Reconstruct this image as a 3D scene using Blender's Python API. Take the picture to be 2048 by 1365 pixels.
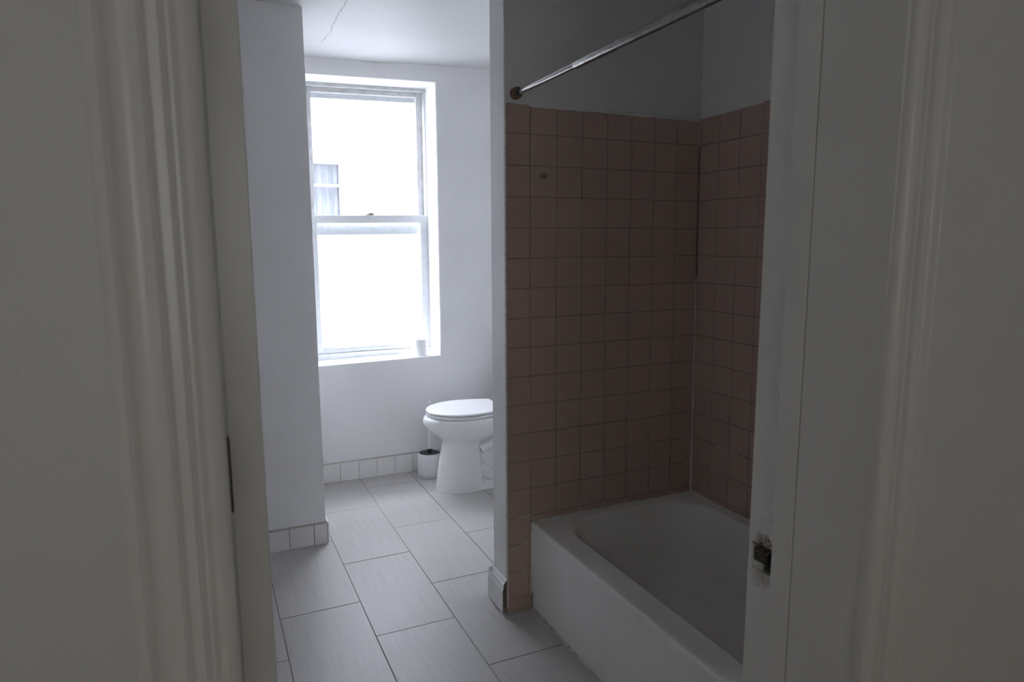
import bpy, bmesh, math, random
from mathutils import Vector, Matrix
random.seed(7)
SC = bpy.context.scene
COL = SC.collection
for o in list(bpy.data.objects): bpy.data.objects.remove(o)

# ------------------------------------------------------------------ camera
H = 1.4068
YAW, PIT, ROL, FPX = 0.4287, 0.145, -0.0042, 1363.8
fw = Vector((math.sin(YAW)*math.cos(PIT), math.cos(YAW)*math.cos(PIT), -math.sin(PIT)))
rt = Vector((math.cos(YAW), -math.sin(YAW), 0)); up = rt.cross(fw)
r2 = rt*math.cos(ROL)+up*math.sin(ROL); u2 = -rt*math.sin(ROL)+up*math.cos(ROL)
cam = bpy.data.cameras.new('camera'); camo = bpy.data.objects.new('camera', cam); COL.objects.link(camo)
M = Matrix.Identity(4)
for i in range(3): M[i][0], M[i][1], M[i][2] = r2[i], u2[i], -fw[i]
M[2][3] = H
camo.matrix_world = M
cam.sensor_width = 36; cam.lens = FPX/2048*36; cam.clip_start = .02; cam.clip_end = 200
cam.dof.use_dof = True; cam.dof.focus_distance = 2.7; cam.dof.aperture_fstop = 7.1
SC.camera = camo

# ------------------------------------------------------------------ light
W = bpy.data.worlds.new('overcast_sky'); SC.world = W; W.use_nodes = True
bg = W.node_tree.nodes['Background']; bg.inputs[0].default_value = (.83, .86, 1.0, 1); SKY = 42.0                                             # zenith radiance; overcast sky, a third as bright at the horizon
wt = W.node_tree; tcw = wt.nodes.new('ShaderNodeTexCoord'); spw = wt.nodes.new('ShaderNodeSeparateXYZ'); wt.links.new(tcw.outputs['Generated'], spw.inputs[0])
mrw = wt.nodes.new('ShaderNodeMapRange'); mrw.inputs[1].default_value = 0; mrw.inputs[2].default_value = 1; mrw.inputs[3].default_value = SKY/3; mrw.inputs[4].default_value = SKY
wt.links.new(spw.outputs[2], mrw.inputs[0]); wt.links.new(mrw.outputs[0], bg.inputs[1])
def portal(name, loc, rot, sx, sy):
    l = bpy.data.lights.new(name, 'AREA'); l.shape = 'RECTANGLE'; l.size = sx; l.size_y = sy; l.cycles.is_portal = True
    o = bpy.data.objects.new(name, l); COL.objects.link(o); o.location = loc; o.rotation_euler = rot
portal('daylight_window', (.96, 4.30, 1.51), (math.radians(90), 0, math.pi), .76, 1.66)
HALL_FILL = 2.45      # fill glow of the added hall window
HW = dict(x0=-.45, x1=.40, z0=.95, z1=2.1, y=-2.2)      # added fill window, unseen behind the camera
SC.view_settings.view_transform = 'Standard'; SC.view_settings.look = 'None'
SC.view_settings.gamma = 1; SC.view_settings.use_curve_mapping = False
SC.view_settings.exposure = 0.0
SC.cycles.max_bounces = 16; SC.cycles.diffuse_bounces = 10; SC.cycles.glossy_bounces = 5; SC.cycles.transparent_max_bounces = 16
SC.cycles.sample_clamp_indirect = 20

# ------------------------------------------------------------------ materials
class NT:
    def __init__(s, name):
        s.m = bpy.data.materials.new(name); s.m.use_nodes = True; s.t = s.m.node_tree
        s.b = s.t.nodes['Principled BSDF']; s.out = s.t.nodes['Material Output']
    def n(s, typ, ins=None, **kw):
        nd = s.t.nodes.new(typ)
        for k, v in kw.items(): setattr(nd, k, v)
        for k, v in (ins or {}).items():
            if hasattr(v, 'links'): s.t.links.new(v, nd.inputs[k])
            else: nd.inputs[k].default_value = v
        return nd
    def l(s, a, b): s.t.links.new(a, b)
    def pos(s): return s.n('ShaderNodeNewGeometry').outputs['Position']
    def noise(s, vec, scale, detail=3, rough=.55): return s.n('ShaderNodeTexNoise', {'Vector': vec, 'Scale': scale, 'Detail': detail, 'Roughness': rough}).outputs['Fac']
    def ramp(s, fac, stops):
        r = s.n('ShaderNodeValToRGB', {'Fac': fac}); e = r.color_ramp.elements
        while len(e) < len(stops): e.new(.5)
        for el, (p, c) in zip(e, stops): el.position = p; el.color = c if len(c) == 4 else (*c, 1)
        return r.outputs['Color']
    def mix(s, fac, a, b):
        m = s.n('ShaderNodeMix', data_type='RGBA')
        for i, v in ((0, fac), (6, a), (7, b)):
            if hasattr(v, 'links'): s.l(v, m.inputs[i])
            else: m.inputs[i].default_value = v if i == 0 or len(v) == 4 else (*v, 1)
        return m.outputs[2]
    def math(s, op, a, b=0.0):
        m = s.n('ShaderNodeMath', operation=op)
        for i, v in enumerate((a, b)):
            if hasattr(v, 'links'): s.l(v, m.inputs[i])
            else: m.inputs[i].default_value = v
        return m.outputs[0]
    def bump(s, h, strength, dist=.002):
        b = s.n('ShaderNodeBump', {'Height': h, 'Strength': strength, 'Distance': dist}); s.l(b.outputs[0], s.b.inputs['Normal'])
    def base(s, c):
        if hasattr(c, 'links'): s.l(c, s.b.inputs['Base Color'])
        else: s.b.inputs['Base Color'].default_value = (*c, 1)
    def near(s, p, c, radius, soft, warp=0.0, wscale=40):
        v = p
        if warp:
            nz = s.n('ShaderNodeTexNoise', {'Vector': p, 'Scale': wscale, 'Detail': 4})
            v = s.n('ShaderNodeVectorMath', {0: nz.outputs['Color'], 1: (.5, .5, .5)}, operation='SUBTRACT').outputs[0]
            v = s.n('ShaderNodeVectorMath', {0: v, 'Scale': warp}, operation='SCALE').outputs[0]
            v = s.n('ShaderNodeVectorMath', {0: v, 1: p}, operation='ADD').outputs[0]
        d = s.n('ShaderNodeVectorMath', {0: v, 1: c}, operation='DISTANCE').outputs['Value']
        return s.n('ShaderNodeMapRange', {'Value': d, 'From Min': radius, 'From Max': radius+soft, 'To Min': 1.0, 'To Max': 0.0}).outputs[0]
    def rough(s, v): s.b.inputs['Roughness'].default_value = v; return s
def paint(name, col, rough=.5, orange=.25, scale=260, mottle=.05):
    t = NT(name); p = t.pos()
    big = t.noise(p, 2.3, 4)
    t.base(t.ramp(big, [(.3, tuple(c*(1-mottle) for c in col)), (.7, tuple(min(1, c*(1+mottle*.4)) for c in col))]))
    t.bump(t.noise(p, scale, 2), orange, .0008); t.rough(rough)
    return t
M_ = {}
M_['wall'] = paint('white_wall_paint', (.875, .875, .875), .55, .2).m
M_['shower_dim'] = paint('dimmed_shower_paint', (.76, .76, .75), .5, .25).m  # white wall paint darkened to stand for the dimness around the tub
M_['hall_wall'] = paint('off_white_hall_paint', (.77, .77, .755), .45, .55, 330).m
M_['enamel'] = paint('off_white_gloss_paint', (.79, .785, .765), .33, .12, 90).m
M_['left_trim'] = paint('off_white_trim_paint', (.84, .835, .815), .30, .06, 60).m
# ceiling with plaster cracks
t = paint('ceiling_paint', (.74, .74, .74), .55, .15, 90, .03); p = t.pos()
sep = t.n('ShaderNodeSeparateXYZ', {0: p})
wob = t.math('MULTIPLY', t.math('SUBTRACT', t.noise(p, 9, 4), .5), .05)
def crackmask(xc, slope, y0, y1, wd):
    line = t.math('ADD', t.math('MULTIPLY', t.math('SUBTRACT', sep.outputs[1], y0), slope), xc)
    d = t.math('ABSOLUTE', t.math('SUBTRACT', t.math('ADD', sep.outputs[0], wob), line))
    m = t.n('ShaderNodeMapRange', {'Value': d, 'From Min': wd*.3, 'From Max': wd, 'To Min': 1.0, 'To Max': 0.0}).outputs[0]
    a = t.math('MULTIPLY', t.math('GREATER_THAN', sep.outputs[1], y0), t.math('LESS_THAN', sep.outputs[1], y1))
    return t.math('MULTIPLY', m, a)
c1 = t.math('MULTIPLY', crackmask(.627, .018, 2.9, 3.66, .004), t.math('MULTIPLY', t.noise(p, 7, 3), 1.3))
big = t.noise(p, 2.3, 4)
t.base(t.mix(c1, t.ramp(big, [(.3, (.67, .67, .67)), (.7, (.71, .71, .71))]), (.28, .26, .24)))
c2 = crackmask(1.24, -.02, 3.2, 3.65, .006)
t.bump(t.math('ADD', t.math('MULTIPLY', t.noise(p, 3.5, 4), .6), t.math('MULTIPLY', c2, .10)), .35, .02)
M_['ceiling'] = t.m
# partition: paint with nail holes on its end board
t = paint('partition_paint', (.86, .86, .855), .5, .2); p = t.pos()
msk = None
for (y, z) in ((2.262, 1.53), (2.250, 1.49), (2.262, 1.455), (2.25, 1.44), (2.262, 1.37), (2.258, 1.29), (2.272, 1.24), (2.262, 1.71)):
    k = t.near(p, (.9897, y, z), .0012, .002, .006, 120); msk = k if msk is None else t.math('MAXIMUM', msk, k)
t.base(t.mix(msk, (.86, .86, .855), (.16, .13, .11)))
M_['partition'] = t.m
# right jamb: worn around the strike mortise
MORT = (.836, .811, .873)
t = paint('jamb_paint', (.79, .785, .76), .36, .15, 90); p = t.pos()
k1 = t.near(p, (MORT[0], MORT[1], MORT[2]+.026), .012, .012, .025, 90)
k2 = t.near(p, (MORT[0], MORT[1]+.004, MORT[2]-.03), .006, .022, .03, 60)
kk = t.math('MAXIMUM', k1, t.math('MULTIPLY', k2, .6))
t.base(t.mix(kk, (.79, .785, .76), t.ramp(t.noise(p, 160, 4), [(.4, (.06, .045, .03)), (.6, (.45, .40, .34))])))
M_['jamb'] = t.m
# floor tile: pale linear veined porcelain
t = NT('linear_vein_porcelain'); tc = t.n('ShaderNodeTexCoord').outputs['Object']; oi = t.n('ShaderNodeObjectInfo').outputs['Random']
off = t.n('ShaderNodeCombineXYZ', {0: t.math('MULTIPLY', oi, 13.0), 1: t.math('MULTIPLY', oi, 31.0), 2: 0.0}).outputs[0]
v = t.n('ShaderNodeVectorMath', {0: tc, 1: off}, operation='ADD').outputs[0]
mp = t.n('ShaderNodeMapping', {'Vector': v, 'Scale': (1.0, .045, 1.0)}).outputs[0]
wave = t.noise(mp, 95, 6, .65); wide = t.noise(mp, 16, 4)
c = t.mix(t.math('MULTIPLY', wide, .6), t.ramp(wave, [(.34, (.42, .41, .395)), (.47, (.475, .46, .445)), (.66, (.515, .50, .485))]), (.49, .478, .465))
dirt = t.n('ShaderNodeMapRange', {'Value': t.noise(v, 55, 5, .7), 'From Min': .70, 'From Max': .78, 'To Min': 0.0, 'To Max': .5}).outputs[0]
t.base(t.mix(dirt, c, (.42, .38, .34))); t.bump(wave, .12, .0006); t.rough(.38); M_['floor_tile'] = t.m
t = NT('grey_floor_grout'); t.base(t.ramp(t.noise(t.pos(), 60, 4), [(.3, (.16, .155, .15)), (.7, (.27, .26, .25))])); t.rough(.9); M_['floor_grout'] = t.m
# pink wall tile
t = NT('dusty_pink_glazed_tile'); p = t.pos(); oi = t.n('ShaderNodeObjectInfo').outputs['Random']
c = t.ramp(oi, [(0, (.49, .36, .305)), (.5, (.497, .365, .31)), (1, (.505, .372, .316))])
ring = t.math('SUBTRACT', t.near(p, (1.138, 2.2165, 1.638), .010, .006, .030, 70), t.math('MULTIPLY', t.near(p, (1.140, 2.2165, 1.640), .002, .006, .02, 70), .7))
t.base(t.mix(t.math('MULTIPLY', t.math('MAXIMUM', ring, 0.0), .75), c, (.13, .09, .08)))
t.bump(t.noise(p, 35, 3), .05, .002); t.rough(.24); M_['pink_tile'] = t.m
t = NT('brown_tile_grout'); t.base(t.ramp(t.noise(t.pos(), 50, 4), [(.35, (.20, .14, .12)), (.7, (.42, .31, .265))])); t.rough(.9); M_['pink_grout'] = t.m
t = NT('white_caulk'); t.base(t.ramp(t.noise(t.pos(), 70, 4), [(.3, (.55, .52, .48)), (.6, (.72, .71, .68))])); t.rough(.6); M_['caulk'] = t.m
t = NT('old_yellowed_caulk'); t.base(t.ramp(t.noise(t.pos(), 60, 4), [(.3, (.30, .25, .18)), (.6, (.58, .55, .47))])); t.rough(.7); M_['old_caulk'] = t.m
t = NT('white_base_tile'); t.base(t.ramp(t.n('ShaderNodeObjectInfo').outputs['Random'], [(0, (.82, .815, .80)), (1, (.87, .865, .85))])); t.rough(.25); M_['base_tile'] = t.m
t = NT('beige_base_grout'); t.base(t.ramp(t.noise(t.pos(), 60, 4), [(.3, (.40, .36, .31)), (.7, (.55, .52, .47))])); t.rough(.9); M_['base_grout'] = t.m
t = NT('white_tub_enamel'); t.base(t.ramp(t.noise(t.pos(), 6, 4), [(.35, (.79, .785, .745)), (.65, (.83, .825, .80))])); t.rough(.27); M_['tub'] = t.m
t = NT('vitreous_china'); t.base((.86, .86, .85)); t.rough(.12); M_['china'] = t.m
t = NT('white_seat_plastic'); t.base((.86, .86, .86)); t.rough(.22); M_['seat'] = t.m
t = NT('white_plastic'); t.base((.80, .81, .82)); t.rough(.35); M_['plastic'] = t.m
t = NT('black_plastic'); t.base((.03, .03, .032)); t.rough(.4); M_['black'] = t.m
t = NT('tissue_paper'); p = t.pos(); t.base((.92, .92, .92)); t.bump(t.noise(p, 500, 2), .2, .0005); t.rough(.95); M_['tissue'] = t.m
t = NT('grey_cardboard'); t.base((.36, .31, .25)); t.rough(.9); M_['card'] = t.m
t = NT('vinyl_window_frame'); t.base(t.ramp(t.noise(t.pos(), 30, 4), [(.3, (.62, .64, .65)), (.7, (.70, .72, .73))])); t.rough(.4); M_['vinyl'] = t.m
t = NT('weathered_aluminium_frame'); t.base(t.ramp(t.noise(t.pos(), 22, 5), [(.35, (.56, .56, .545)), (.65, (.68, .685, .68))])); t.rough(.5); M_['alu'] = t.m
t = NT('dull_brass_latch'); t.base((.35, .30, .25)); t.b.inputs['Metallic'].default_value = .8; t.rough(.45); M_['latch'] = t.m
# glass
t = NT('clear_window_glass')
tr = t.n('ShaderNodeBsdfTransparent', {0: (.95, .96, .96, 1)}); gl = t.n('ShaderNodeBsdfGlossy', {'Roughness': .02}); lw = t.n('ShaderNodeLayerWeight', {'Blend': .5}).outputs['Facing']; fr = t.math('ADD', t.math('MULTIPLY', t.math('POWER', lw, 5.0), .9), .035)
mx = t.n('ShaderNodeMixShader', {0: fr, 1: tr.outputs[0], 2: gl.outputs[0]}); t.l(mx.outputs[0], t.out.inputs[0]); M_['glass'] = t.m
# chrome rod, rusting towards the door
t = NT('pitted_chrome'); p = t.pos()
spots = t.n('ShaderNodeMapRange', {'Value': t.noise(p, 130, 5, .7), 'From Min': .55, 'From Max': .64}).outputs[0]
sx = t.n('ShaderNodeSeparateXYZ', {0: p}); ymask = t.n('ShaderNodeMapRange', {'Value': sx.outputs[1], 'From Min': 1.95, 'From Max': 1.45}).outputs[0]
rust = t.math('MULTIPLY', spots, ymask)
t.base(t.mix(rust, t.mix(ymask, (.60, .59, .57), (.26, .245, .23)), (.07, .045, .03))); t.l(t.math('SUBTRACT', 1.0, rust), t.b.inputs['Metallic'])
t.l(t.math('ADD', t.math('MULTIPLY', ymask, .18), .14), t.b.inputs['Roughness']); M_['chrome'] = t.m
t = NT('brown_rusted_metal'); t.base(t.ramp(t.noise(t.pos(), 120, 5), [(.35, (.10, .05, .03)), (.65, (.24, .14, .09))])); t.rough(.6); M_['rust'] = t.m
t = NT('dark_oxidised_metal'); t.base(t.ramp(t.noise(t.pos(), 200, 4), [(.4, (.035, .033, .03)), (.7, (.10, .095, .09))])); t.rough(.55); M_['darkmetal'] = t.m
t = NT('bare_dark_wood'); t.base(t.ramp(t.noise(t.pos(), 170, 4), [(.35, (.05, .03, .018)), (.7, (.22, .15, .09))])); t.rough(.8); M_['darkwood'] = t.m
t = NT('raw_board_end'); t.base(t.ramp(t.noise(t.pos(), 150, 4), [(.4, (.16, .11, .08)), (.7, (.42, .36, .29))])); t.rough(.85); M_['rawwood'] = t.m
t = NT('oak_floor_boards'); p = t.pos(); mp = t.n('ShaderNodeMapping', {'Vector': p, 'Scale': (1, .06, 1)}).outputs[0]
t.base(t.ramp(t.noise(mp, 45, 5), [(.3, (.30, .20, .12)), (.7, (.46, .33, .21))])); t.rough(.4); M_['oak'] = t.m
t = NT('white_stucco'); p = t.pos(); t.base(t.ramp(t.noise(p, 3, 5), [(.3, (.60, .60, .60)), (.7, (.66, .66, .66))])); t.bump(t.noise(p, 40, 3), .3, .01); t.rough(.9); M_['stucco'] = t.m
t = NT('white_exterior_trim'); t.base((.80, .80, .79)); t.rough(.6); M_['ext_trim'] = t.m
t = NT('sheer_curtain'); t.base((.18, .19, .215)); t.rough(.9); M_['curtain'] = t.m
t = NT('fill_glow_shade'); t.base((.75, .70, .60)); t.rough(.9); t.b.inputs['Emission Color'].default_value = (1.0, .995, .985, 1); t.b.inputs['Emission Strength'].default_value = HALL_FILL; M_['shade'] = t.m  # emission added as fill light on the door casing
t = NT('dim_interior'); t.base((.05, .05, .055)); t.rough(.9); M_['dim'] = t.m
t = NT('concrete_yard'); t.base(t.ramp(t.noise(t.pos(), 1.5, 6), [(.3, (.11, .11, .105)), (.7, (.17, .17, .165))])); t.rough(.9); M_['concrete'] = t.m

# ------------------------------------------------------------------ mesh helpers
def link(name, me, mat, parent=None, smooth=False, loc=None):
    if mat is not None and not me.materials: me.materials.append(M_[mat])
    if smooth:
        for f in me.polygons: f.use_smooth = True
    o = bpy.data.objects.new(name, me); COL.objects.link(o)
    if loc: o.location = loc
    if parent: o.parent = parent
    return o
def fin(bm, name):
    bmesh.ops.recalc_face_normals(bm, faces=bm.faces[:]); me = bpy.data.meshes.new(name); bm.to_mesh(me); bm.free(); return me
def box(bm, x0, x1, y0, y1, z0, z1, bev=0.0, seg=1):
    vs = [bm.verts.new((x, y, z)) for z in (z0, z1) for y in (y0, y1) for x in (x0, x1)]
    fs = [bm.faces.new([vs[i] for i in q]) for q in ((0, 2, 3, 1), (4, 5, 7, 6), (0, 1, 5, 4), (2, 6, 7, 3), (0, 4, 6, 2), (1, 3, 7, 5))]
    if bev:
        es = {e for f in fs for e in f.edges}
        bmesh.ops.bevel(bm, geom=list(es), offset=bev, segments=seg, affect='EDGES', profile=.6)
def boxes(name, lst, mat, parent=None, bev=0.0, loc=None):
    bm = bmesh.new()
    for b in lst: box(bm, *b, bev=bev)
    return link(name, fin(bm, name), mat, parent, loc=loc)
def loft(bm, rings, cap0=True, cap1=True, closed=True):
    R = [[bm.verts.new(p) for p in r] for r in rings]; n = len(R[0])
    for a, b in zip(R, R[1:]):
        for i in range(n if closed else n-1):
            bm.faces.new((a[i], a[(i+1) % n], b[(i+1) % n], b[i]))
    if cap0: bm.faces.new(R[0])
    if cap1: bm.faces.new(list(reversed(R[-1])))
    return R
def lathe(name, prof, mat, parent=None, loc=None, n=40, axis='z', smooth=True, cap=True):
    bm = bmesh.new(); rings = []
    for r, h in prof:
        ring = []
        for i in range(n):
            a = 2*math.pi*i/n; c, s = r*math.cos(a), r*math.sin(a)
            ring.append((c, s, h) if axis == 'z' else (c, h, s) if axis == 'y' else (h, c, s))
        rings.append(ring)
    loft(bm, rings, cap, cap)
    o = link(name, fin(bm, name), mat, parent, smooth, loc)
    if smooth: sharp(o)
    return o
def sharp(o, ang=40):
    me = o.data; bm = bmesh.new(); bm.from_mesh(me)
    for e in bm.edges:
        if len(e.link_faces) == 2 and e.calc_face_angle(0) > math.radians(ang): e.smooth = False
    bm.to_mesh(me); bm.free()
def extrude_profile(name, prof, path0, path1, mat, parent=None, smooth=False):
    """prof: list of 3-vectors relative to the path point (closed outline)"""
    bm = bmesh.new(); p0, p1 = Vector(path0), Vector(path1)
    loft(bm, [[p0+Vector(q) for q in prof], [p1+Vector(q) for q in prof]])
    o = link(name, fin(bm, name), mat, parent, smooth)
    if smooth: sharp(o, 35)
    return o
def wn(o):
    m = o.modifiers.new('weighted_normal', 'WEIGHTED_NORMAL'); m.keep_sharp = True; m.weight = 80; return o
def catmull(P, k=5):
    P = [Vector(p) for p in P]; out = []
    for i in range(len(P)-1):
        a, b, c, d = P[max(i-1, 0)], P[i], P[i+1], P[min(i+2, len(P)-1)]
        for j in range(k):
            t = j/k; out.append(.5*((2*b)+(c-a)*t+(2*a-5*b+4*c-d)*t*t+(3*b-a-3*c+d)*t**3))
    return out+[P[-1]]
def tube(name, pts, r, mat, parent=None, n=14, loc=None):
    bm = bmesh.new(); P = [Vector(p) for p in pts]; rings = []
    rr = r if isinstance(r, (list, tuple)) else [r]*len(P)
    for i, p in enumerate(P):
        d = (P[min(i+1, len(P)-1)]-P[max(i-1, 0)]).normalized()
        a = d.cross(Vector((0, 0, 1)) if abs(d.z) < .9 else Vector((1, 0, 0))).normalized(); b = d.cross(a)
        rings.append([p+a*rr[i]*math.cos(2*math.pi*k/n)+b*rr[i]*math.sin(2*math.pi*k/n) for k in range(n)])
    loft(bm, rings); o = link(name, fin(bm, name), mat, parent, True, loc); sharp(o, 45); return o
def empty(name, loc=(0, 0, 0)):
    o = bpy.data.objects.new(name, None); COL.objects.link(o); o.location = loc; o.empty_display_size = .05; return o
def tag(o, label=None, cat=None, group=None, kind=None):
    if label: o['label'] = label
    if cat: o['category'] = cat
    if group: o['group'] = group
    if kind: o['kind'] = kind
    return o
def struct(o, label=None): o['kind'] = 'structure'; (label and o.__setitem__('label', label)); return o
_tm = {}
def tile_mesh(w, h, t, bev, mat):
    """tile lying in local XY, face up at z=0, thickness t below; bevelled face"""
    k = (round(w, 4), round(h, 4), t, bev, mat)
    if k not in _tm:
        bm = bmesh.new(); a, b = w/2, h/2
        lv = [(-a, -b, -t), (a, -b, -t), (a, b, -t), (-a, b, -t)]
        mid = [(x, y, -bev) for x, y, _ in lv]
        top = [(x*(1-bev/a), y*(1-bev/b), 0) for x, y, _ in lv]
        loft(bm, [lv, mid, top]); me = fin(bm, 'tile'); me.materials.append(M_[mat]); _tm[k] = me
    return _tm[k]

# ------------------------------------------------------------------ key dimensions (metres)
XE, YB, XT, XC = .9897, 2.2175, 1.0885, 1.847          # partition end, tiled face, tub front, tiled side wall
YW, YP, XP = 3.97, 3.15, .469                         # window wall, pillar face, pillar edge
ZT, ZR = 1.8796, .3505                                # tile top, tub rim
YH, YD = .622, .845                                   # door wall: hall face, bath face
XJL, XJR = .012, .828                                 # door jamb faces
def zc(x): return 2.40+.032*(x-.58)                   # sagging ceiling line

# ------------------------------------------------------------------ floor
fl = struct(boxes('floor', [(-.35, 1.95, YD, 3.98, -.12, -.0016)], 'floor_grout'), 'pale grey veined rectangular tile floor of the bathroom')
cols = [(-.410, 2.54-.31), (-.108, 2.266), (.195, 2.541), (.497, 2.277), (.799, 2.562), (1.103, 2.358), (1.407, 2.66), (1.71, 2.4)]
PX, PY, G = .303, .6105, .0032
for x0, j in cols:
    a0, a1 = max(x0+G/2, -.13), min(x0+PX-G/2, 1.852)
    if a1-a0 < .01: continue
    k0 = math.floor((YD-j)/PY)
    for k in range(k0, k0+8):
        b0, b1 = max(j+k*PY+G/2, YD), min(j+(k+1)*PY-G/2, YW)
        if b1-b0 < .012: continue
        link('floor_tile', tile_mesh(a1-a0, b1-b0, .008, .0012, 'floor_tile'), None, fl, loc=((a0+a1)/2, (b0+b1)/2, random.uniform(-.0004, .0003)))
struct(boxes('floor_hall', [(-1.3, 1.9, -2.4, YD-.0005, -.12, -.004)], 'oak'), 'brown wooden floor of the hall outside the bathroom door')

# ------------------------------------------------------------------ ceiling
bm = bmesh.new(); nx, ny = 26, 40; gx = [-.35+2.3*i/nx for i in range(nx+1)]; gy = [.70+3.40*j/ny for j in range(ny+1)]
V = [[bm.verts.new((x, y, zc(x)+.004*math.sin(x*5.1+1)*math.sin(y*2.3)+.003*math.sin(x*9+y*4))) for x in gx] for y in gy]
for j in range(ny):
    for i in range(nx): bm.faces.new((V[j][i], V[j+1][i], V[j+1][i+1], V[j][i+1]))
ret = bmesh.ops.extrude_face_region(bm, geom=bm.faces[:])
bmesh.ops.translate(bm, verts=[g for g in ret['geom'] if isinstance(g, bmesh.types.BMVert)], vec=(0, 0, .12))
struct(link('ceiling', fin(bm, 'ceiling'), 'ceiling', smooth=True), 'uneven white plaster ceiling with a thin crack')
sharp(bpy.data.objects['ceiling'])
struct(boxes('ceiling_hall', [(-1.3, 1.9, -2.4, .70, 2.42, 2.5)], 'wall'), 'plain white ceiling of the hall')

# ------------------------------------------------------------------ walls
struct(boxes('wall_left', [(-.35, -.13, YD, YW+.28, -.05, 2.46)], 'wall'), 'white bathroom wall behind the opened door')
bm = bmesh.new(); box(bm, -.12, XP, YP, YW+.05, -.01, 2.46)
struct(link('wall_pillar', fin(bm, 'wall_pillar'), 'wall'), 'grey white boxed-out wall left of the window')
# window wall with an opening whose head rises slightly to the right
OX0, OX1, OZ0, OZ1 = .592, 1.329, .700, 2.312
def wz(x, z): return z+.019*max(0, (z-.7)/1.6)*((x-.6)/.73)+(.010*((x-.6)/.73) if z < .72 else 0)
bm = bmesh.new(); y0, y1 = YW, YW+.33
def quad(*ps): bm.faces.new([bm.verts.new(p) for p in ps])
hole = [(OX0, wz(OX0, OZ0)), (OX1, wz(OX1, OZ0)), (OX1, wz(OX1, OZ1)), (OX0, wz(OX0, OZ1))]
outer = [(.40, -.05), (1.95, -.05), (1.95, 2.5), (.40, 2.5)]
for y in (y0, y1):
    for i in range(4):
        a, b, c, d = outer[i], outer[(i+1) % 4], hole[(i+1) % 4], hole[i]
        quad((a[0], y, a[1]), (b[0], y, b[1]), (c[0], y, c[1]), (d[0], y, d[1]))
for L in (outer, hole):
    for i in range(4):
        a, b = L[i], L[(i+1) % 4]; quad((a[0], y0, a[1]), (b[0], y0, b[1]), (b[0], y1, b[1]), (a[0], y1, a[1]))
bmesh.ops.remove_doubles(bm, verts=bm.verts[:], dist=1e-5)
es = [e for e in bm.edges if all(abs(v.co.y-y0) < 1e-4 and OX0-.01 < v.co.x < OX1+.01 and .6 < v.co.z < 2.4 for v in e.verts)]
bmesh.ops.bevel(bm, geom=es, offset=.004, segments=2, affect='EDGES')
struct(link('wall_window', fin(bm, 'wall_window'), 'wall'), 'white bathroom wall with the deep window opening')

# partition between tub and toilet
part = struct(boxes('wall_partition', [(XE, 1.90, YB+.0068, 2.347, -.01, 2.46)], 'partition', bev=.002), 'short white partition wall with pink tile on the tub side')
boxes('shade_panel', [(XE+.0015, 1.86, YB+.0052, YB+.0075, ZT-.02, 2.455)], 'shower_dim', part)  # thin panel added to darken the tub side, dimness put into its colour
T = .108; g = .0016
rows = [ZT]+[1.779-T*k for k in range(0, 17)]
rows = [z for z in rows if z > 0.01]+[.002]
LEAN = .0092
boxes('grout', [(XE+.001, XC-.001, YB+.0026, YB+.0072, .002, ZT-.001)], 'pink_grout', part)
xs = [XE]+[XT+T*k for k in range(0, 8)]
nB = 0
for r in range(len(rows)-1):
    z1, z0 = rows[r], rows[r+1]
    for c in range(len(xs)-1):
        if c > 0 and z1 < ZR-.02: continue
        zz0 = z0; zmid = (z0+z1)/2
        w, h = xs[c+1]-xs[c]-g, z1-zz0-g
        if h < .01: continue
        dz = random.uniform(-.0035, .0035) if r == 0 else 0
        o = link('tile', tile_mesh(T-g if c else w, h, .007, .0014, 'pink_tile'), None, part)
        sc = 1-LEAN*max(0, zmid-ZR)/(XC-XE)
        o.location = (XE+((xs[c]+xs[c+1])/2-XE)*sc, YB+random.uniform(-.0004, .0004), zmid); o.rotation_euler = (math.pi/2+random.uniform(-.004, .004), 0, 0); o.scale = (sc, 1, 1)

# tiled side wall, leaning slightly into the room
wr = struct(boxes('wall_right', [(0.0068, .16, YD-.2, YW+.3, -.05-ZR, 2.47-ZR)], 'shower_dim'), 'white bathroom side wall with pink tile above the tub')
wr.location = (XC, 0, ZR); wr.rotation_euler = (0, -LEAN, 0)
boxes('grout', [(.0026, .0072, YD+.01, YB+.002, .0-ZR+.3, ZT-ZR-.001)], 'pink_grout', wr)
ys = [YB-.004-T*k for k in range(0, 13)]
for r in range(len(rows)-1):
    z1, z0 = rows[r], rows[r+1]
    if z1 < ZR-.02: continue
    for c in range(len(ys)-1):
        lift = .012*max(0, (YB-ys[c])/.36-.2) if r == 0 else 0      # top course is cut a little higher towards the door
        zt_ = z1+min(lift, .02)
        o = link('tile', tile_mesh(T-g, round(zt_-z0-g, 3), .007, .0014, 'pink_tile'), None, wr)
        o.location = (random.uniform(-.0004, .0004), (ys[c]+ys[c+1])/2, (zt_+z0)/2-ZR)
        o.rotation_euler = (math.pi/2, 0, -math.pi/2)
# caulk beads
def strip(name, pts, r, mat, parent): return tube(name, pts, r, mat, parent, n=6)
cx = lambda z: XC-LEAN*(z-ZR)-.001
strip('corner_caulk', [(cx(z), YB-.001, z) for z in (1.872, 1.80, 1.775)], .0032, 'caulk', part)
strip('corner_caulk', [(cx(z), YB-.001, z) for z in (1.26, 1.0, .8, .6, ZR)], [.0024, .003, .0034, .004, .005], 'caulk', part)
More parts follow.
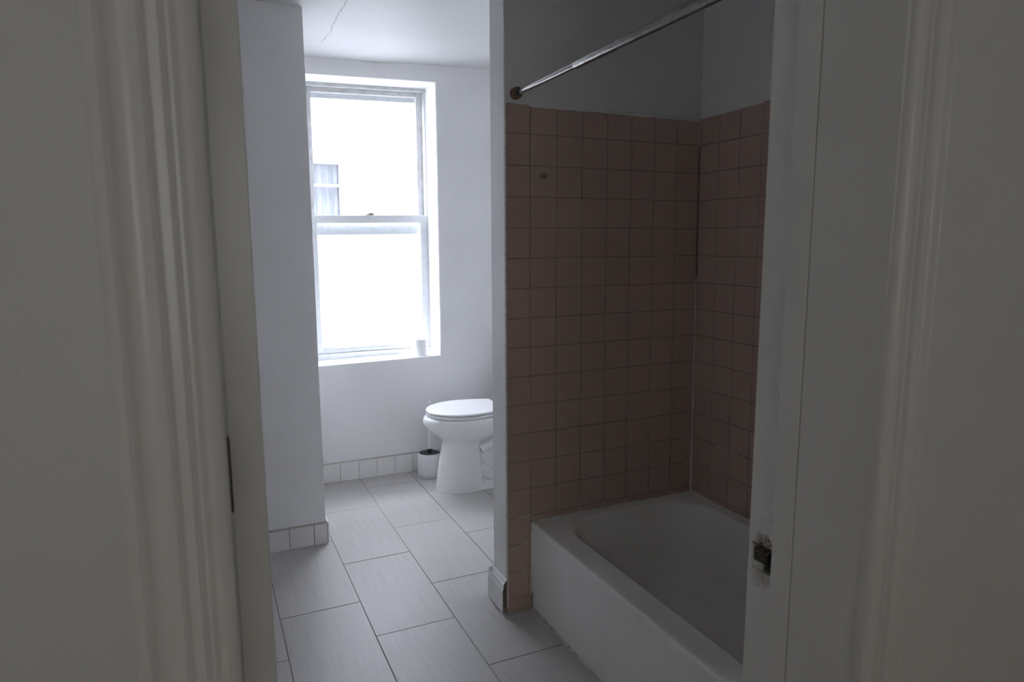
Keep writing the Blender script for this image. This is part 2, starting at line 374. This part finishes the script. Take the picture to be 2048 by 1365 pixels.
# pale grout smears low down on the tiles
bm = bmesh.new()
for k in range(2, 8):
    L = random.uniform(.02, .05); x = XE+(XT+T*k-XE)-.0
    if k < 8: box(bm, x-.0012, x+.0012, YB-.0004, YB+.003, ZR+.002, ZR+L)
for z, L in ((.375, .05), (.267, .035), (.159, .035)): box(bm, XT-L, XT+.001, YB-.0004, YB+.003, z-.0014, z+.0014)
for z in (.375+T, .375+2*T, .375+3*T, .375+4*T): box(bm, XC-random.uniform(.02, .045), XC-.004, YB-.0004, YB+.003, z-.001, z+.001)
link('grout_smear', fin(bm, 'grout_smear'), 'caulk', part)['kind'] = 'stuff'
bm = bmesh.new()
for y, z in ((2.03, .375+2*T), (1.98, .375+2*T), (1.94, .375+2*T-.001), (2.06, .375+T)): box(bm, XC-.006, XC-.001, y, y+.04, z-.001, z+.001)
link('grout_smear', fin(bm, 'grout_smear'), 'caulk', None)
gs = bpy.data.objects['grout_smear.001']; gs.parent = wr; gs.matrix_parent_inverse = (Matrix.Translation(wr.location) @ wr.rotation_euler.to_matrix().to_4x4()).inverted(); gs['kind'] = 'stuff'
# ragged paint line down the tile's outer edge
bm = bmesh.new(); rings = []
for i in range(46):
    z = .02+i*(ZT-.02)/45; w_ = .003+.0022*random.random()
    rings.append([(XE-.0012, YB+.010, z), (XE-.0012, YB-.0012, z), (XE+w_, YB-.0012, z), (XE+w_, YB+.002, z)])
loft(bm, rings); link('paint_edge', fin(bm, 'paint_edge'), 'caulk', part)
# ragged paint line over the top course
bm = bmesh.new(); rings = []
for i in range(60):
    x = XE+.002+i*(XC-.016-XE)/59; h_ = .0035*random.random()+(.004 if x > 1.09 else -.002)
    rings.append([(x, YB+.008, ZT-.004-h_), (x, YB-.0009, ZT-.003-h_), (x, YB-.0004, ZT+.001), (x, YB+.008, ZT+.004)])
loft(bm, rings); link('paint_edge', fin(bm, 'paint_edge'), 'shower_dim', part)

# ------------------------------------------------------------------ base tiles and baseboards
def base_run(name, label, p0, p1, nrm, h, edges, th=.008):
    """row of square base tiles along p0->p1; edges are distances of the joints"""
    d = (Vector(p1)-Vector(p0)); L = d.length; d.normalize(); n = Vector(nrm)
    root = empty(name, p0); struct(root, label)
    bm = bmesh.new()
    q0, q1 = Vector((0, 0, 0)), d*L
    ring = lambda q: [q+n*0.0005, q+n*(th-.0014), q+n*(th-.0014)+Vector((0, 0, h-.001)), q+n*.0005+Vector((0, 0, h+.004))]
    loft(bm, [ring(q0), ring(q1)]); link('grout', fin(bm, 'grout'), 'base_grout', root)
    ang = math.atan2(d.y, d.x)
    for a, b in zip(edges, edges[1:]):
        o = link('tile', tile_mesh(b-a-.0025, h-.003, th*.8, .0016, 'base_tile'), None, root)
        zax = n; xax = Vector((-n.y, n.x, 0))*-1; R = Matrix((xax, Vector((0, 0, 1)), zax)).transposed()
        o.rotation_euler = R.to_euler(); o.location = d*((a+b)/2)+n*th+Vector((0, 0, h/2+random.uniform(-.001, .001)))
    return root
e = [0, .105]+[.105+.1105*k for k in range(1, 12)]
base_run('baseboard_window', 'row of square white base tiles under the window', (XP+.113, YW, 0), (1.84, YW, 0), (0, -1, 0), .113, [x for x in e if x < 1.27])
e = [.0, .06]+[.06+.110*k for k in range(1, 6)]
L = .585
base_run('baseboard_pillar', 'row of square white base tiles on the boxed-out wall', (XP+.004, YP, 0), (XP-L, YP, 0), (0, -1, 0), .100, [x for x in e if x <= L])
base_run('baseboard_return', 'base tiles on the hidden return of the boxed-out wall', (XP, YP+.003, 0), (XP, YW, 0), (1, 0, 0), .100, [0.0, .11, .22, .33, .44, .55, .66, .77])
# wooden baseboard on the partition end
pf = [(0, 0, .004), (-.019, 0, .004), (-.019, 0, .093), (-.016, 0, .098), (-.014, 0, .104), (-.017, 0, .108), (-.014, 0, .117), (-.008, 0, .121), (-.006, 0, .130), (0, 0, .134)]
bb = struct(extrude_profile('baseboard_partition', pf, (XE, YB+.004, 0), (XE, 2.349, 0), 'partition'), 'moulded white baseboard on the end of the partition')
extrude_profile('raw_end', [(0, 0, .004), (-.0175, 0, .004), (-.0175, 0, .092), (-.013, 0, .100), (-.013, 0, .116), (-.005, 0, .128), (0, 0, .130)], (XE, YB+.0005, 0), (XE, YB+.0039, 0), 'rawwood', bb)
extrude_profile('back_return', [(0, -.0, .004), (0, .019, .004), (0, .019, .093), (0, .014, .104), (0, .017, .108), (0, .014, .117), (0, .006, .130), (0, 0, .134)], (XE-.019, 2.347, 0), (1.80, 2.347, 0), 'partition', bb)

# ------------------------------------------------------------------ window
win = struct(empty('window_1', (0, 0, 0)), 'white double-hung bathroom window')
def wbox(lst, name, mat, parent, bev=.0015):
    bm = bmesh.new()
    for b in lst: box(bm, *b, bev=bev)
    for v in bm.verts: v.co.z = wz(v.co.x, v.co.z)
    return link(name, fin(bm, name), mat, parent)
YF = 4.17
wbox([(OX0-.02, .608, YF, YF+.11, .69, 2.33), (1.331, 1.345, YF, YF+.11, .69, 2.33)], 'frame_side', 'vinyl', win)
wbox([(OX0-.02, 1.345, YF, YF+.11, 2.297, 2.33), (.608, 1.331, YF-.004, YF+.012, 2.292, 2.299)], 'frame_head', 'alu', win)
wbox([(1.3195, 1.3315, YF+.002, YF+.03, 1.565, 2.296), (.607, .615, YF+.002, YF+.03, 1.565, 2.296)], 'track', 'vinyl', win)
wbox([(.60, 1.331, YF-.006, YF+.11, .694, .738)], 'frame_sill', 'vinyl', win)
wbox([(OX0-.001, OX1+.001, YW+.002, YF, .693, .7005)], 'sill_board', 'wall', win, 0)
# lower sash
lo = wbox([(.606, .650, YF+.004, YF+.034, .739, 1.562), (1.281, 1.3305, YF+.004, YF+.034, .739, 1.562), (.650, 1.281, YF+.004, YF+.034, .739, .777), (.606, 1.3305, YF-.002, YF+.036, 1.517, 1.563)], 'lower_sash', 'vinyl', win)
wbox([(.654, 1.277, YF+.001, YF+.005, .757, .760)], 'lift_rail', 'vinyl', lo, 0)
wbox([(.648, 1.283, YF+.018, YF+.022, .775, 1.519)], 'pane', 'glass', lo, 0)
lt = wbox([(.940, .990, YF+.004, YF+.026, 1.563, 1.570)], 'sash_lock', 'latch', lo, .001)
tube('lock_lever', [(.950, YF+.012, 1.572), (.968, YF+.008, 1.580), (.988, YF+.006, 1.577), (.995, YF+.006, 1.584)], [.005, .005, .004, .003], 'latch', lt, n=8)
# upper sash (further out)
us = wbox([(.610, .651, YF+.040, YF+.066, 1.52, 2.298), (1.279, 1.320, YF+.040, YF+.066, 1.52, 2.298), (.651, 1.279, YF+.040, YF+.066, 2.268, 2.298), (.651, 1.279, YF+.040, YF+.066, 1.520, 1.556)], 'upper_sash', 'alu', win)
wbox([(.649, 1.281, YF+.051, YF+.055, 1.55, 2.27)], 'pane', 'glass', us, 0)
for x in (.6425, 1.300): wbox([(x-.004, x+.004, YF+.034, YF+.041, 1.602, 1.622)], 'tilt_latch', 'alu', us, .001)
# storm window
st = wbox([(.60, .636, YF+.088, YF+.106, .74, 2.30), (1.295, 1.331, YF+.088, YF+.106, .74, 2.30), (.636, 1.295, YF+.088, YF+.106, 2.243, 2.286), (.636, 1.295, YF+.088, YF+.106, 1.448, 1.519), (.636, 1.295, YF+.088, YF+.106, .74, .775)], 'storm_sash', 'vinyl', win)

# toilet roll on the sill
tr_ = tag(empty('toilet_paper_roll', (1.216, 4.05, wz(1.216, .7005)+.0002)), 'white toilet paper roll standing on the window sill', 'toilet paper')
lathe('paper', [(.021, 0), (.050, 0), (.0515, .002), (.0515, .101), (.050, .103), (.021, .103)], 'tissue', tr_, n=48, cap=False)
bm = bmesh.new()
rings = [[(r*math.cos(2*math.pi*i/32), r*math.sin(2*math.pi*i/32), z) for i in range(32)] for r, z in ((.0212, 0), (.0212, .1025), (.0200, .1025), (.0200, 0))]
loft(bm, rings+[rings[0]], False, False); bmesh.ops.remove_doubles(bm, verts=bm.verts[:], dist=1e-6); link('core', fin(bm, 'core'), 'card', tr_, True)

# ------------------------------------------------------------------ bathtub
tub = tag(empty('bathtub', (XT, YD+.012, 0)), 'white enamelled bathtub with a plain apron below pink tiles', 'bathtub')
def rrect(x0, x1, y0, y1, r, z, k=10):
    pts = []
    for cx_, cy_, a0 in ((x1-r, y1-r, 0), (x0+r, y1-r, 90), (x0+r, y0+r, 180), (x1-r, y0+r, 270)):
        for i in range(k+1):
            a = math.radians(a0+90*i/k); pts.append((cx_+r*math.cos(a), cy_+r*math.sin(a), z))
    return pts
tx1, ty1 = XC-XT-.001, YB-(YD+.012)-.0015
bm = bmesh.new()
R = [rrect(.007, tx1, 0, ty1, .002, .001), rrect(.006, tx1, 0, ty1, .002, .068), rrect(.0, tx1, 0, ty1, .002, .0695), rrect(-.001, tx1, 0, ty1, .003, .20), rrect(0.0, tx1, 0, ty1, .003, .335),
     rrect(.0, tx1, 0, ty1, .004, .3425), rrect(.0016, tx1, 0, ty1, .005, .3465), rrect(.005, tx1, 0, ty1, .006, .3492), rrect(.010, tx1-.001, .001, ty1-.001, .007, ZR), rrect(.020, tx1-.004, .004, ty1-.004, .008, ZR),
     rrect(.090, tx1-.034, .07, ty1-.034, .17, ZR-.0015), rrect(.098, tx1-.040, .078, ty1-.040, .17, ZR-.005), rrect(.106, tx1-.047, .088, ty1-.047, .168, ZR-.014), rrect(.114, tx1-.055, .10, ty1-.057, .165, ZR-.035),
     rrect(.135, tx1-.078, .15, ty1-.085, .15, .17), rrect(.152, tx1-.095, .19, ty1-.11, .14, .085), rrect(.175, tx1-.118, .22, ty1-.14, .12, .052), rrect(.215, tx1-.158, .27, ty1-.19, .09, .042), rrect(.30, tx1-.25, .40, ty1-.32, .05, .038)]
loft(bm, R); o = link('basin', fin(bm, 'basin'), 'tub', tub, True); sharp(o, 50); wn(o)
lathe('drain', [(.0, .0), (.030, 0), (.032, .002), (.024, .003), (.0, .002)], 'chrome', tub, loc=(.39, .50, .0372), n=24, cap=False)
strip('back_caulk', [(.03+(tx1-.034)*i/12, ty1-.001, ZR+.001+.0006*random.random()) for i in range(13)], .0028, 'caulk', tub)
strip('side_caulk', [(tx1-.002, ty1-.002-(ty1-.05)*i/12, ZR+.002) for i in range(13)], .0038, 'caulk', tub)
strip('front_caulk', [(-.001, ty1-.001, .01+.335*i/8) for i in range(9)], [.003+.002*random.random() for i in range(9)], 'old_caulk', tub)
strip('floor_caulk', [(.004, .02+(ty1-.03)*i/16, .001) for i in range(17)], [.0035+.003*random.random() for i in range(17)], 'old_caulk', tub)
# caulk run where the outer tile column meets the floor
strip('floor_caulk', [(XE+.004+(XT-XE-.004)*i/5, YB-.002, .001) for i in range(6)], .005, 'old_caulk', part)

# ------------------------------------------------------------------ shower curtain rod
rod = tag(empty('shower_curtain_rod', (1.031, YB+.0068, 1.911)), 'chrome shower curtain rod with rust pits over the tub front', 'curtain rod')
ROD = lambda d: (.003-.016*d, -d, .0)
tube('inner_tube', [ROD(.03), ROD(.50)], .0096, 'chrome', rod, n=24)
tube('outer_tube', [ROD(.425), ROD(.430), ROD(.80), ROD(1.355)], [.0110, .0120, .0122, .0122], 'chrome', rod, n=24)
lathe('flange', [(.0, -.0005), (.0195, -.0005), (.0205, -.006), (.0185, -.010), (.0200, -.015), (.0185, -.021), (.0190, -.027), (.0165, -.030), (.013, -.030), (.0, -.029)], 'rust', rod, axis='y', n=32, cap=False)
lathe('socket', [(.0118, -.029), (.0122, -.040), (.0098, -.042), (.0, -.042)], 'darkmetal', rod, axis='y', n=24)
lathe('flange', [(.0, -1.3655), (.0195, -1.3655), (.0205, -1.36), (.0165, -1.335), (.0, -1.335)], 'rust', rod, axis='y', n=32, cap=False, loc=ROD(1.36)[:1]+(0, 0))

# ------------------------------------------------------------------ toilet
TX, TY = 1.30, 3.585
toi = tag(empty('toilet', (TX, TY, 0)), 'white ceramic toilet with closed lid beside the partition', 'toilet')
def egg(x0, x1, hw, z, n=56, e=2.3, fb=.56):
    """outline: narrow round front at x0, blunter back at x1"""
    pts = []; xm = x0+(x1-x0)*fb
    for i in range(n):
        a = 2*math.pi*i/n; c, s = math.cos(a), math.sin(a)
        ee = 2.0 if c < 0 else 2.9
        L = (xm-x0) if c < 0 else (x1-xm)
        pts.append((xm+L*math.copysign(abs(c)**(2/ee), c)-TX, hw*math.copysign(abs(s)**(2/ee), s), z))
    return pts
bm = bmesh.new()
loft(bm, [egg(1.160, 1.437, .122, .0), egg(1.162, 1.435, .121, .02), egg(1.172, 1.428, .116, .10), egg(1.184, 1.420, .109, .18), egg(1.199, 1.414, .104, .25), egg(1.205, 1.42, .104, .275), egg(1.195, 1.46, .118, .292),
          egg(1.165, 1.52, .147, .318), egg(1.130, 1.57, .170, .348), egg(1.105, 1.60, .183, .376), egg(1.094, 1.61, .189, .398), egg(1.094, 1.61, .189, .414), egg(1.101, 1.605, .185, .427), egg(1.114, 1.60, .177, .4335), egg(1.17, 1.56, .12, .4345)])
o = link('bowl', fin(bm, 'bowl'), 'china', toi, True); sharp(o, 60)
def lidring(inset, z, x0=1.114, x1=1.542):
    """seat outline: egg front, straight tapering sides to a cut back"""
    pts = []; xm = 1.335; hw = .183-inset
    for i in range(33):
        a = math.pi/2+math.pi*i/32; pts.append((xm+(xm-x0-inset)*math.cos(a)-TX, hw*math.sin(a), z))
    for x, y in ((1.44, -.166+inset), (1.52, -.137+inset), (x1-inset, -.128+inset), (x1-inset, .128-inset), (1.52, .137-inset), (1.44, .166-inset)):
        pts.append((x-TX, y, z))
    return pts
def slab(name, z0, z1, ins=0.0, mat='seat', x1=1.542):
    bm = bmesh.new(); h = z1-z0
    loft(bm, [lidring(ins+.006, z0, x1=x1), lidring(ins+.001, z0+.2*h, x1=x1), lidring(ins, z0+.5*h, x1=x1), lidring(ins+.002, z0+.8*h, x1=x1), lidring(ins+.008, z1-.0005, x1=x1), lidring(ins+.03, z1, x1=x1)])
    o = link(name, fin(bm, name), mat, toi, True); sharp(o, 50); wn(o); return o
slab('seat', .4365, .4535); slab('lid', .4565, .4715, -.002)
for s in (-1, 1): lathe('hinge', [(.0, -.018), (.011, -.018), (.012, -.014), (.012, .014), (.011, .018), (.0, .018)], 'seat', toi, axis='y', n=16, loc=(1.548-TX, s*.075, .452), cap=False)
bm = bmesh.new()
def rb(x0, x1, hw, z, r=.03): return [(x-TX, y, zz) for x, y, zz in rrect(x0, x1, -hw, hw, r, z, 6)]
loft(bm, [rb(1.36, 1.80, .112, 0), rb(1.36, 1.80, .112, .016), rb(1.37, 1.795, .100, .028), rb(1.38, 1.79, .072, .040), rb(1.385, 1.79, .066, .12), rb(1.39, 1.80, .068, .22), rb(1.40, 1.82, .085, .30), rb(1.42, 1.83, .125, .36), rb(1.44, 1.835, .15, .41), rb(1.45, 1.835, .15, .432)])
o = link('rear_body', fin(bm, 'rear_body'), 'china', toi, True); sharp(o, 50)
for s in (-1, 1):
    tube('trapway', catmull([(1.40-TX, s*.070, .235), (1.47-TX, s*.074, .265), (1.55-TX, s*.074, .275), (1.62-TX, s*.070, .235), (1.645-TX, s*.066, .16), (1.62-TX, s*.064, .09), (1.54-TX, s*.064, .060), (1.46-TX, s*.062, .075), (1.40-TX, s*.058, .13)]), .036, 'china', toi, n=20)
    lathe('bolt_cap', [(.016, 0), (.016, .008), (.011, .016), (.0, .018)], 'china', toi, n=20, loc=(1.52-TX, s*.093, .026))
bm = bmesh.new(); loft(bm, [rb(1.665, 1.838, .19, .433), rb(1.655, 1.840, .205, .47), rb(1.645, 1.840, .225, .78)]); o = link('tank', fin(bm, 'tank'), 'china', toi, True); sharp(o, 50)
bm = bmesh.new(); loft(bm, [rb(1.637, 1.842, .232, .7805), rb(1.633, 1.843, .236, .79), rb(1.633, 1.843, .236, .805), rb(1.645, 1.838, .226, .815)]); o = link('tank_lid', fin(bm, 'tank_lid'), 'china', toi, True); sharp(o, 50)
tube('flush_lever', [(1.643-TX, -.165, .72), (1.620-TX, -.165, .72), (1.618-TX, -.12, .715), (1.62-TX, -.085, .712)], [.008, .007, .006, .005], 'chrome', toi, n=10)

# toilet brush in its holder
BX, BY = 1.203, 3.838
hol = tag(empty('brush_holder', (BX, BY, 0)), 'round white plastic brush holder on the floor behind the toilet', 'brush holder')
lathe('cup', [(.071, 0.0005), (.0735, .004), (.0745, .05), (.0745, .105), (.0735, .110), (.0735, .118), (.0715, .121), (.0705, .145), (.0695, .148), (.0672, .147), (.0672, .02), (.0, .018)], 'plastic', hol, n=56, cap=False)
br = tag(empty('toilet_brush', (BX, BY, .0)), 'white-handled toilet brush standing in the round holder', 'toilet brush')
lathe('splash_lid', [(.0, .134), (.0665, .134), (.0665, .1405), (.020, .143), (.0, .143)], 'black', br, n=48, cap=False)
lathe('collar', [(.0135, .143), (.0135, .165), (.0125, .168), (.0, .168)], 'black', br, n=24)
tube('handle', [(0, 0, .155), (.002, 0, .27), (.003, 0, .40), (.003, 0, .425), (.003, 0, .435), (.003, 0, .452), (.003, 0, .462)], [.0098, .0090, .0084, .0080, .0105, .0105, .005], 'plastic', br, n=20)
bm = bmesh.new()
for k in range(260):
    a = random.uniform(0, 6.283); z = random.uniform(.03, .115); q = Vector((math.cos(a), math.sin(a), random.uniform(-.25, .25))).normalized(); b = Vector((0, 0, z))
    s = q.cross(Vector((0, 0, 1))).normalized()*.0006; tt = b+q*.034
    bm.faces.new([bm.verts.new(b+s), bm.verts.new(b-s), bm.verts.new(tt)])
o = link('bristles', fin(bm, 'bristles'), 'plastic', br); o['kind'] = 'stuff'

# ------------------------------------------------------------------ door wall, jambs, casings, door
ZH = 2.06                                                                    # head of the doorway (above the frame)
dw = struct(boxes('wall_door', [(-1.30, XJL-.03, YH, YD, -.01, 2.46), (.885, 1.98, YH, YD, -.01, 2.46), (XJL-.03, .885, YH, YD, ZH+.03, 2.46)], 'hall_wall'), 'off white hall wall around the bathroom doorway')
# left jamb (rabbeted) and right jamb with the strike mortise
struct(boxes('trim_1', [(XJL-.029, XJL, YH-.008, .788, 0, ZH), (XJL-.029, XJL-.010, .788, YD+.001, 0, ZH)], 'enamel', bev=.0012), 'off white left door jamb')
rj = struct(empty('trim_2', (0, 0, 0)), 'off white right door jamb with an empty latch mortise')
MZ0, MZ1, MY0, MY1 = .850, .897, .7885, .8385
XRB = .836
boxes('jamb_board', [(XJR, .884, YH-.008, .7455, 0, ZH)], 'jamb', rj, bev=.0012)
boxes('stop_board', [(XJR-.0005, .884, .7466, .788, 0, ZH)], 'jamb', rj, bev=.0015)
boxes('rabbet_board', [(XRB, .884, .7882, YD+.001, 0, MZ0), (XRB, .884, .7882, YD+.001, MZ1, ZH), (XRB, .884, MY1, YD+.001, MZ0, MZ1)], 'jamb', rj)
# mortise: bare wood pocket, oxidised plate and the black latch bore
po = boxes('mortise_pocket', [(.8825, .884, MY0, MY1, MZ0, MZ1)], 'darkwood', rj)
bm = bmesh.new(); cy_, cz_, rr_ = .800, .872, .0125
n = 24; ring = [(XRB+.006, cy_+rr_*.85*math.cos(2*math.pi*i/n), cz_+rr_*1.25*math.sin(2*math.pi*i/n)) for i in range(n)]
def onrect(i):
    a = 2*math.pi*i/n; c, s = math.cos(a), math.sin(a)
    ky = (MY1-cy_)/c if c > 1e-6 else (MY0-cy_)/c if c < -1e-6 else 1e9
    kz = (MZ1-.010-cz_)/s if s > 1e-6 else (MZ0+.004-cz_)/s if s < -1e-6 else 1e9
    k = min(ky, kz); return (XRB+.005, cy_+k*c, cz_+k*s)
rect = [onrect(i) for i in range(n)]
loft(bm, [rect, ring, [(XRB+.034, y, z) for _, y, z in ring]], False, True)
link('plate', fin(bm, 'plate'), 'darkmetal', po)
bm = bmesh.new()
for k in range(26):
    y = random.uniform(MY0+.001, MY1-.002); z = MZ1-random.random()**2*.016-(y-MY0)*.05*random.random(); s = random.uniform(.0012, .004)
    pts = [(XRB+random.uniform(-.0006, .003), y+s*random.uniform(.5, 1)*math.cos(a), z+s*random.uniform(.5, 1)*math.sin(a)) for a in (0, 1.3, 2.6, 3.9, 5.1)]
    f_ = bm.faces.new([bm.verts.new(q) for q in pts])
r_ = bmesh.ops.extrude_face_region(bm, geom=bm.faces[:]); bmesh.ops.translate(bm, verts=[v for v in r_['geom'] if isinstance(v, bmesh.types.BMVert)], vec=(.003, 0, 0))
link('splinters', fin(bm, 'splinters'), 'rawwood', po)
bm = bmesh.new(); box(bm, XRB+.0015, XRB+.006, .8135, MY1-.0005, MZ0, MZ0+.0125, bev=.002); link('filler', fin(bm, 'filler'), 'jamb', po)
struct(boxes('trim_3', [(XJL-.029, .884, YH-.008, .788, ZH, ZH+.029), (XJL-.029, .884, .788, YD+.001, ZH+.010, ZH+.029)], 'enamel', bev=.0012), 'off white door head jamb')
# moulded casing profile: (distance from the inner edge, height above the wall)
CP = [(0, 0), (0, .0125), (.002, .0160), (.006, .0200), (.011, .0222), (.016, .0212), (.0195, .0165), (.0212, .0135), (.0235, .0135), (.0245, .0180), (.0263, .0198), (.0281, .0180), (.0292, .0132), (.034, .0128), (.0370, .0132), (.0380, .0178),
      (.0400, .0200), (.0420, .0178), (.0432, .0128), (.048, .0105), (.053, .0098), (.058, .0104), (.062, .0122), (.0645, .0150), (.0660, .0192), (.0685, .0212), (.0708, .0192), (.072, .0142), (.0745, .0138), (.079, .0134), (.0815, .0115), (.082, 0)]
def casing(name, xin, sgn, lean, label, k=1.0):
    prof = [(sgn*u*k, -h, 0) for u, h in CP]
    return struct(extrude_profile(name, prof, (xin-lean*1.3, YH, 0), (xin+lean*(ZH+.09-1.3), YH, ZH+.09), 'left_trim' if sgn < 0 else 'enamel', smooth=True), label)
casing('trim_4', XJL+.0005, -1, 0.0, 'moulded off white door casing left of the doorway')
casing('trim_5', XJR+.0005, 1, .008, 'moulded off white door casing right of the doorway', 1.1)
xo = XJR+.0005+.082*1.1
tube('paint_bead', [(xo-.008*1.3+.008*z+random.uniform(-.0006, .0006), YH-.001, z) for z in [.02+.05*i for i in range(42)]], [random.uniform(.0012, .0026) for i in range(42)], 'caulk', bpy.data.objects['trim_5'], n=6)
prof = [(0, -h, u) for u, h in CP]
struct(extrude_profile('trim_6', prof, (XJL-.08, YH, ZH+.003), (XJR+.09, YH, ZH+.003), 'left_trim', smooth=True), 'moulded off white casing over the doorway')
# open door leaf, seen edge-on
dr = struct(empty('door_1', (.0385, .852, 0)), 'off white panelled door swung open into the bathroom, seen edge-on')
th, wd, hd = .0195, .765, 2.03
dr.rotation_euler = (0, 0, math.radians(1.2))
boxes('door_frame', [(-th, th, 0, .11, .012, hd), (-th, th, wd-.11, wd, .012, hd), (-th, th, .11, wd-.11, .012, .24), (-th, th, .11, wd-.11, .93, 1.06), (-th, th, .11, wd-.11, hd-.11, hd)], 'left_trim', dr, bev=.0012)
for z0, z1 in ((.24, .93), (1.06, hd-.11)):
    boxes('panel', [(-.007, .007, .11, wd-.11, z0, z1)], 'left_trim', dr)
for z in (.28, 1.135, 1.80):
    boxes('hinge', [(-th-.0035, -th+.001, -.014, .002, z-.045, z+.045)], 'darkmetal', dr, bev=.001)

# ------------------------------------------------------------------ hall shell around the camera
y = HW['y']
struct(boxes('wall_hall_left', [(-1.45, -1.25, -2.4, YH, -.01, 2.45)], 'hall_wall'), 'off white hall side wall')
struct(boxes('wall_hall_right', [(1.75, 1.90, -2.4, YH, -.01, 2.45)], 'hall_wall'), 'off white hall side wall opposite')
struct(boxes('wall_hall_back', [(-1.3, HW['x0'], y-.2, y, -.01, 2.45), (HW['x1'], 1.8, y-.2, y, -.01, 2.45), (HW['x0'], HW['x1'], y-.2, y, -.01, HW['z0']), (HW['x0'], HW['x1'], y-.2, y, HW['z1'], 2.45)], 'hall_wall'), 'off white hall end wall with an added window')
w2 = struct(empty('fill_window', (HW['x0'], y-.10, HW['z0'])), 'added hall window behind the viewer with a glowing fill panel')
ww, wh = HW['x1']-HW['x0'], HW['z1']-HW['z0']
boxes('frame', [(0, .04, 0, .04, 0, wh), (ww-.04, ww, 0, .04, 0, wh), (.04, ww-.04, 0, .04, 0, .04), (.04, ww-.04, 0, .04, wh-.04, wh), (.04, ww-.04, 0, .04, wh/2-.02, wh/2+.02)], 'vinyl', w2)
boxes('pane', [(.04, ww-.04, .018, .022, .04, wh/2-.02), (.04, ww-.04, .018, .022, wh/2+.02, wh-.04)], 'glass', w2)
boxes('fill_panel', [(-.01, ww+.01, -.06, -.056, -.01, wh+.01)], 'shade', w2)  # unseen glowing sheet added to light the hall side of the doorway

# ------------------------------------------------------------------ outside: neighbour house and yard
FY = 9.0
nb = tag(empty('neighbour_house', (1.3, FY, -3.2)), 'bright white house wall seen through the window, with a curtained sash window', 'house')
def nbx(name, lst, mat, parent=nb, bev=0.0):
    return boxes(name, [(a-1.3, b-1.3, c-FY, d-FY, e_+3.2, f_+3.2) for a, b, c, d, e_, f_ in lst], mat, parent, bev)
nx0, nx1, nz0, nz1 = .92, 1.755, 1.60, 2.44
nbx('wall', [(-5, nx0, FY, FY+.3, -3.2, 7.8), (nx1, 8, FY, FY+.3, -3.2, 7.8), (nx0, nx1, FY, FY+.3, -3.2, nz0), (nx0, nx1, FY, FY+.3, nz1, 7.8)], 'stucco')
nbx('parapet', [(-5.1, 8.1, FY-.12, FY+.35, 7.8, 7.95)], 'ext_trim')
nw = nbx('window', [(nx0, nx0+.035, FY+.06, FY+.12, nz0, nz1), (nx1-.035, nx1, FY+.06, FY+.12, nz0, nz1), (nx0+.035, nx1-.035, FY+.06, FY+.12, nz1-.045, nz1), (nx0+.035, nx1-.035, FY+.06, FY+.12, nz0, nz0+.04), (nx0+.035, nx1-.035, FY+.05, FY+.12, 2.110, 2.140)], 'ext_trim')
nbx('pane', [(nx0+.035, nx1-.035, FY+.088, FY+.092, 2.14, nz1-.045)], 'glass', nw); nbx('pane', [(nx0+.035, nx1-.035, FY+.088, FY+.092, nz0+.04, 2.11)], 'glass', nw)
nbx('lintel', [(nx0-.09, nx1+.06, FY-.07, FY+.01, 2.575, 2.60), (nx0-.05, nx1+.03, FY-.035, FY+.01, 2.487, 2.575)], 'ext_trim')
nbx('string_course', [(-5, 8, FY-.05, FY+.01, 2.745, 2.775)], 'ext_trim')
bm = bmesh.new(); prev = None; rings = []
for i in range(60):
    x = nx0+(nx1-nx0)*i/59; yy = FY+.17+.022*math.sin(i*.9)+.012*math.sin(i*2.1+1); rings.append((x-1.3, yy-FY))
top = [bm.verts.new((x, yy, nz1+3.2)) for x, yy in rings]; bot = [bm.verts.new((x*1.0+.01*math.sin(i), yy, nz0+3.2)) for i, (x, yy) in enumerate(rings)]
for i in range(59): bm.faces.new((top[i], top[i+1], bot[i+1], bot[i]))
o = link('curtain', fin(bm, 'curtain'), 'curtain', nb, True)
nbx('room_back', [(nx0-.1, nx1+.1, FY+.30, FY+.34, nz0-.1, nz1+.1)], 'dim')
struct(boxes('wall_outer', [(-5, -.3, YW+.02, YW+.3, -3.2, 7.5), (1.94, 8, YW+.02, YW+.3, -3.2, 7.5), (-.3, 1.94, YW+.02, YW+.3, 2.49, 7.5), (-.3, 1.94, YW+.02, YW+.3, -3.2, -.04), (-.3, .41, YW+.02, YW+.3, -.04, 2.49)], 'stucco'), 'outer wall of the house around the bathroom window')
struct(boxes('ground', [(-30, 30, -30, 40, -3.3, -3.2)], 'concrete'), 'concrete yard between the houses')
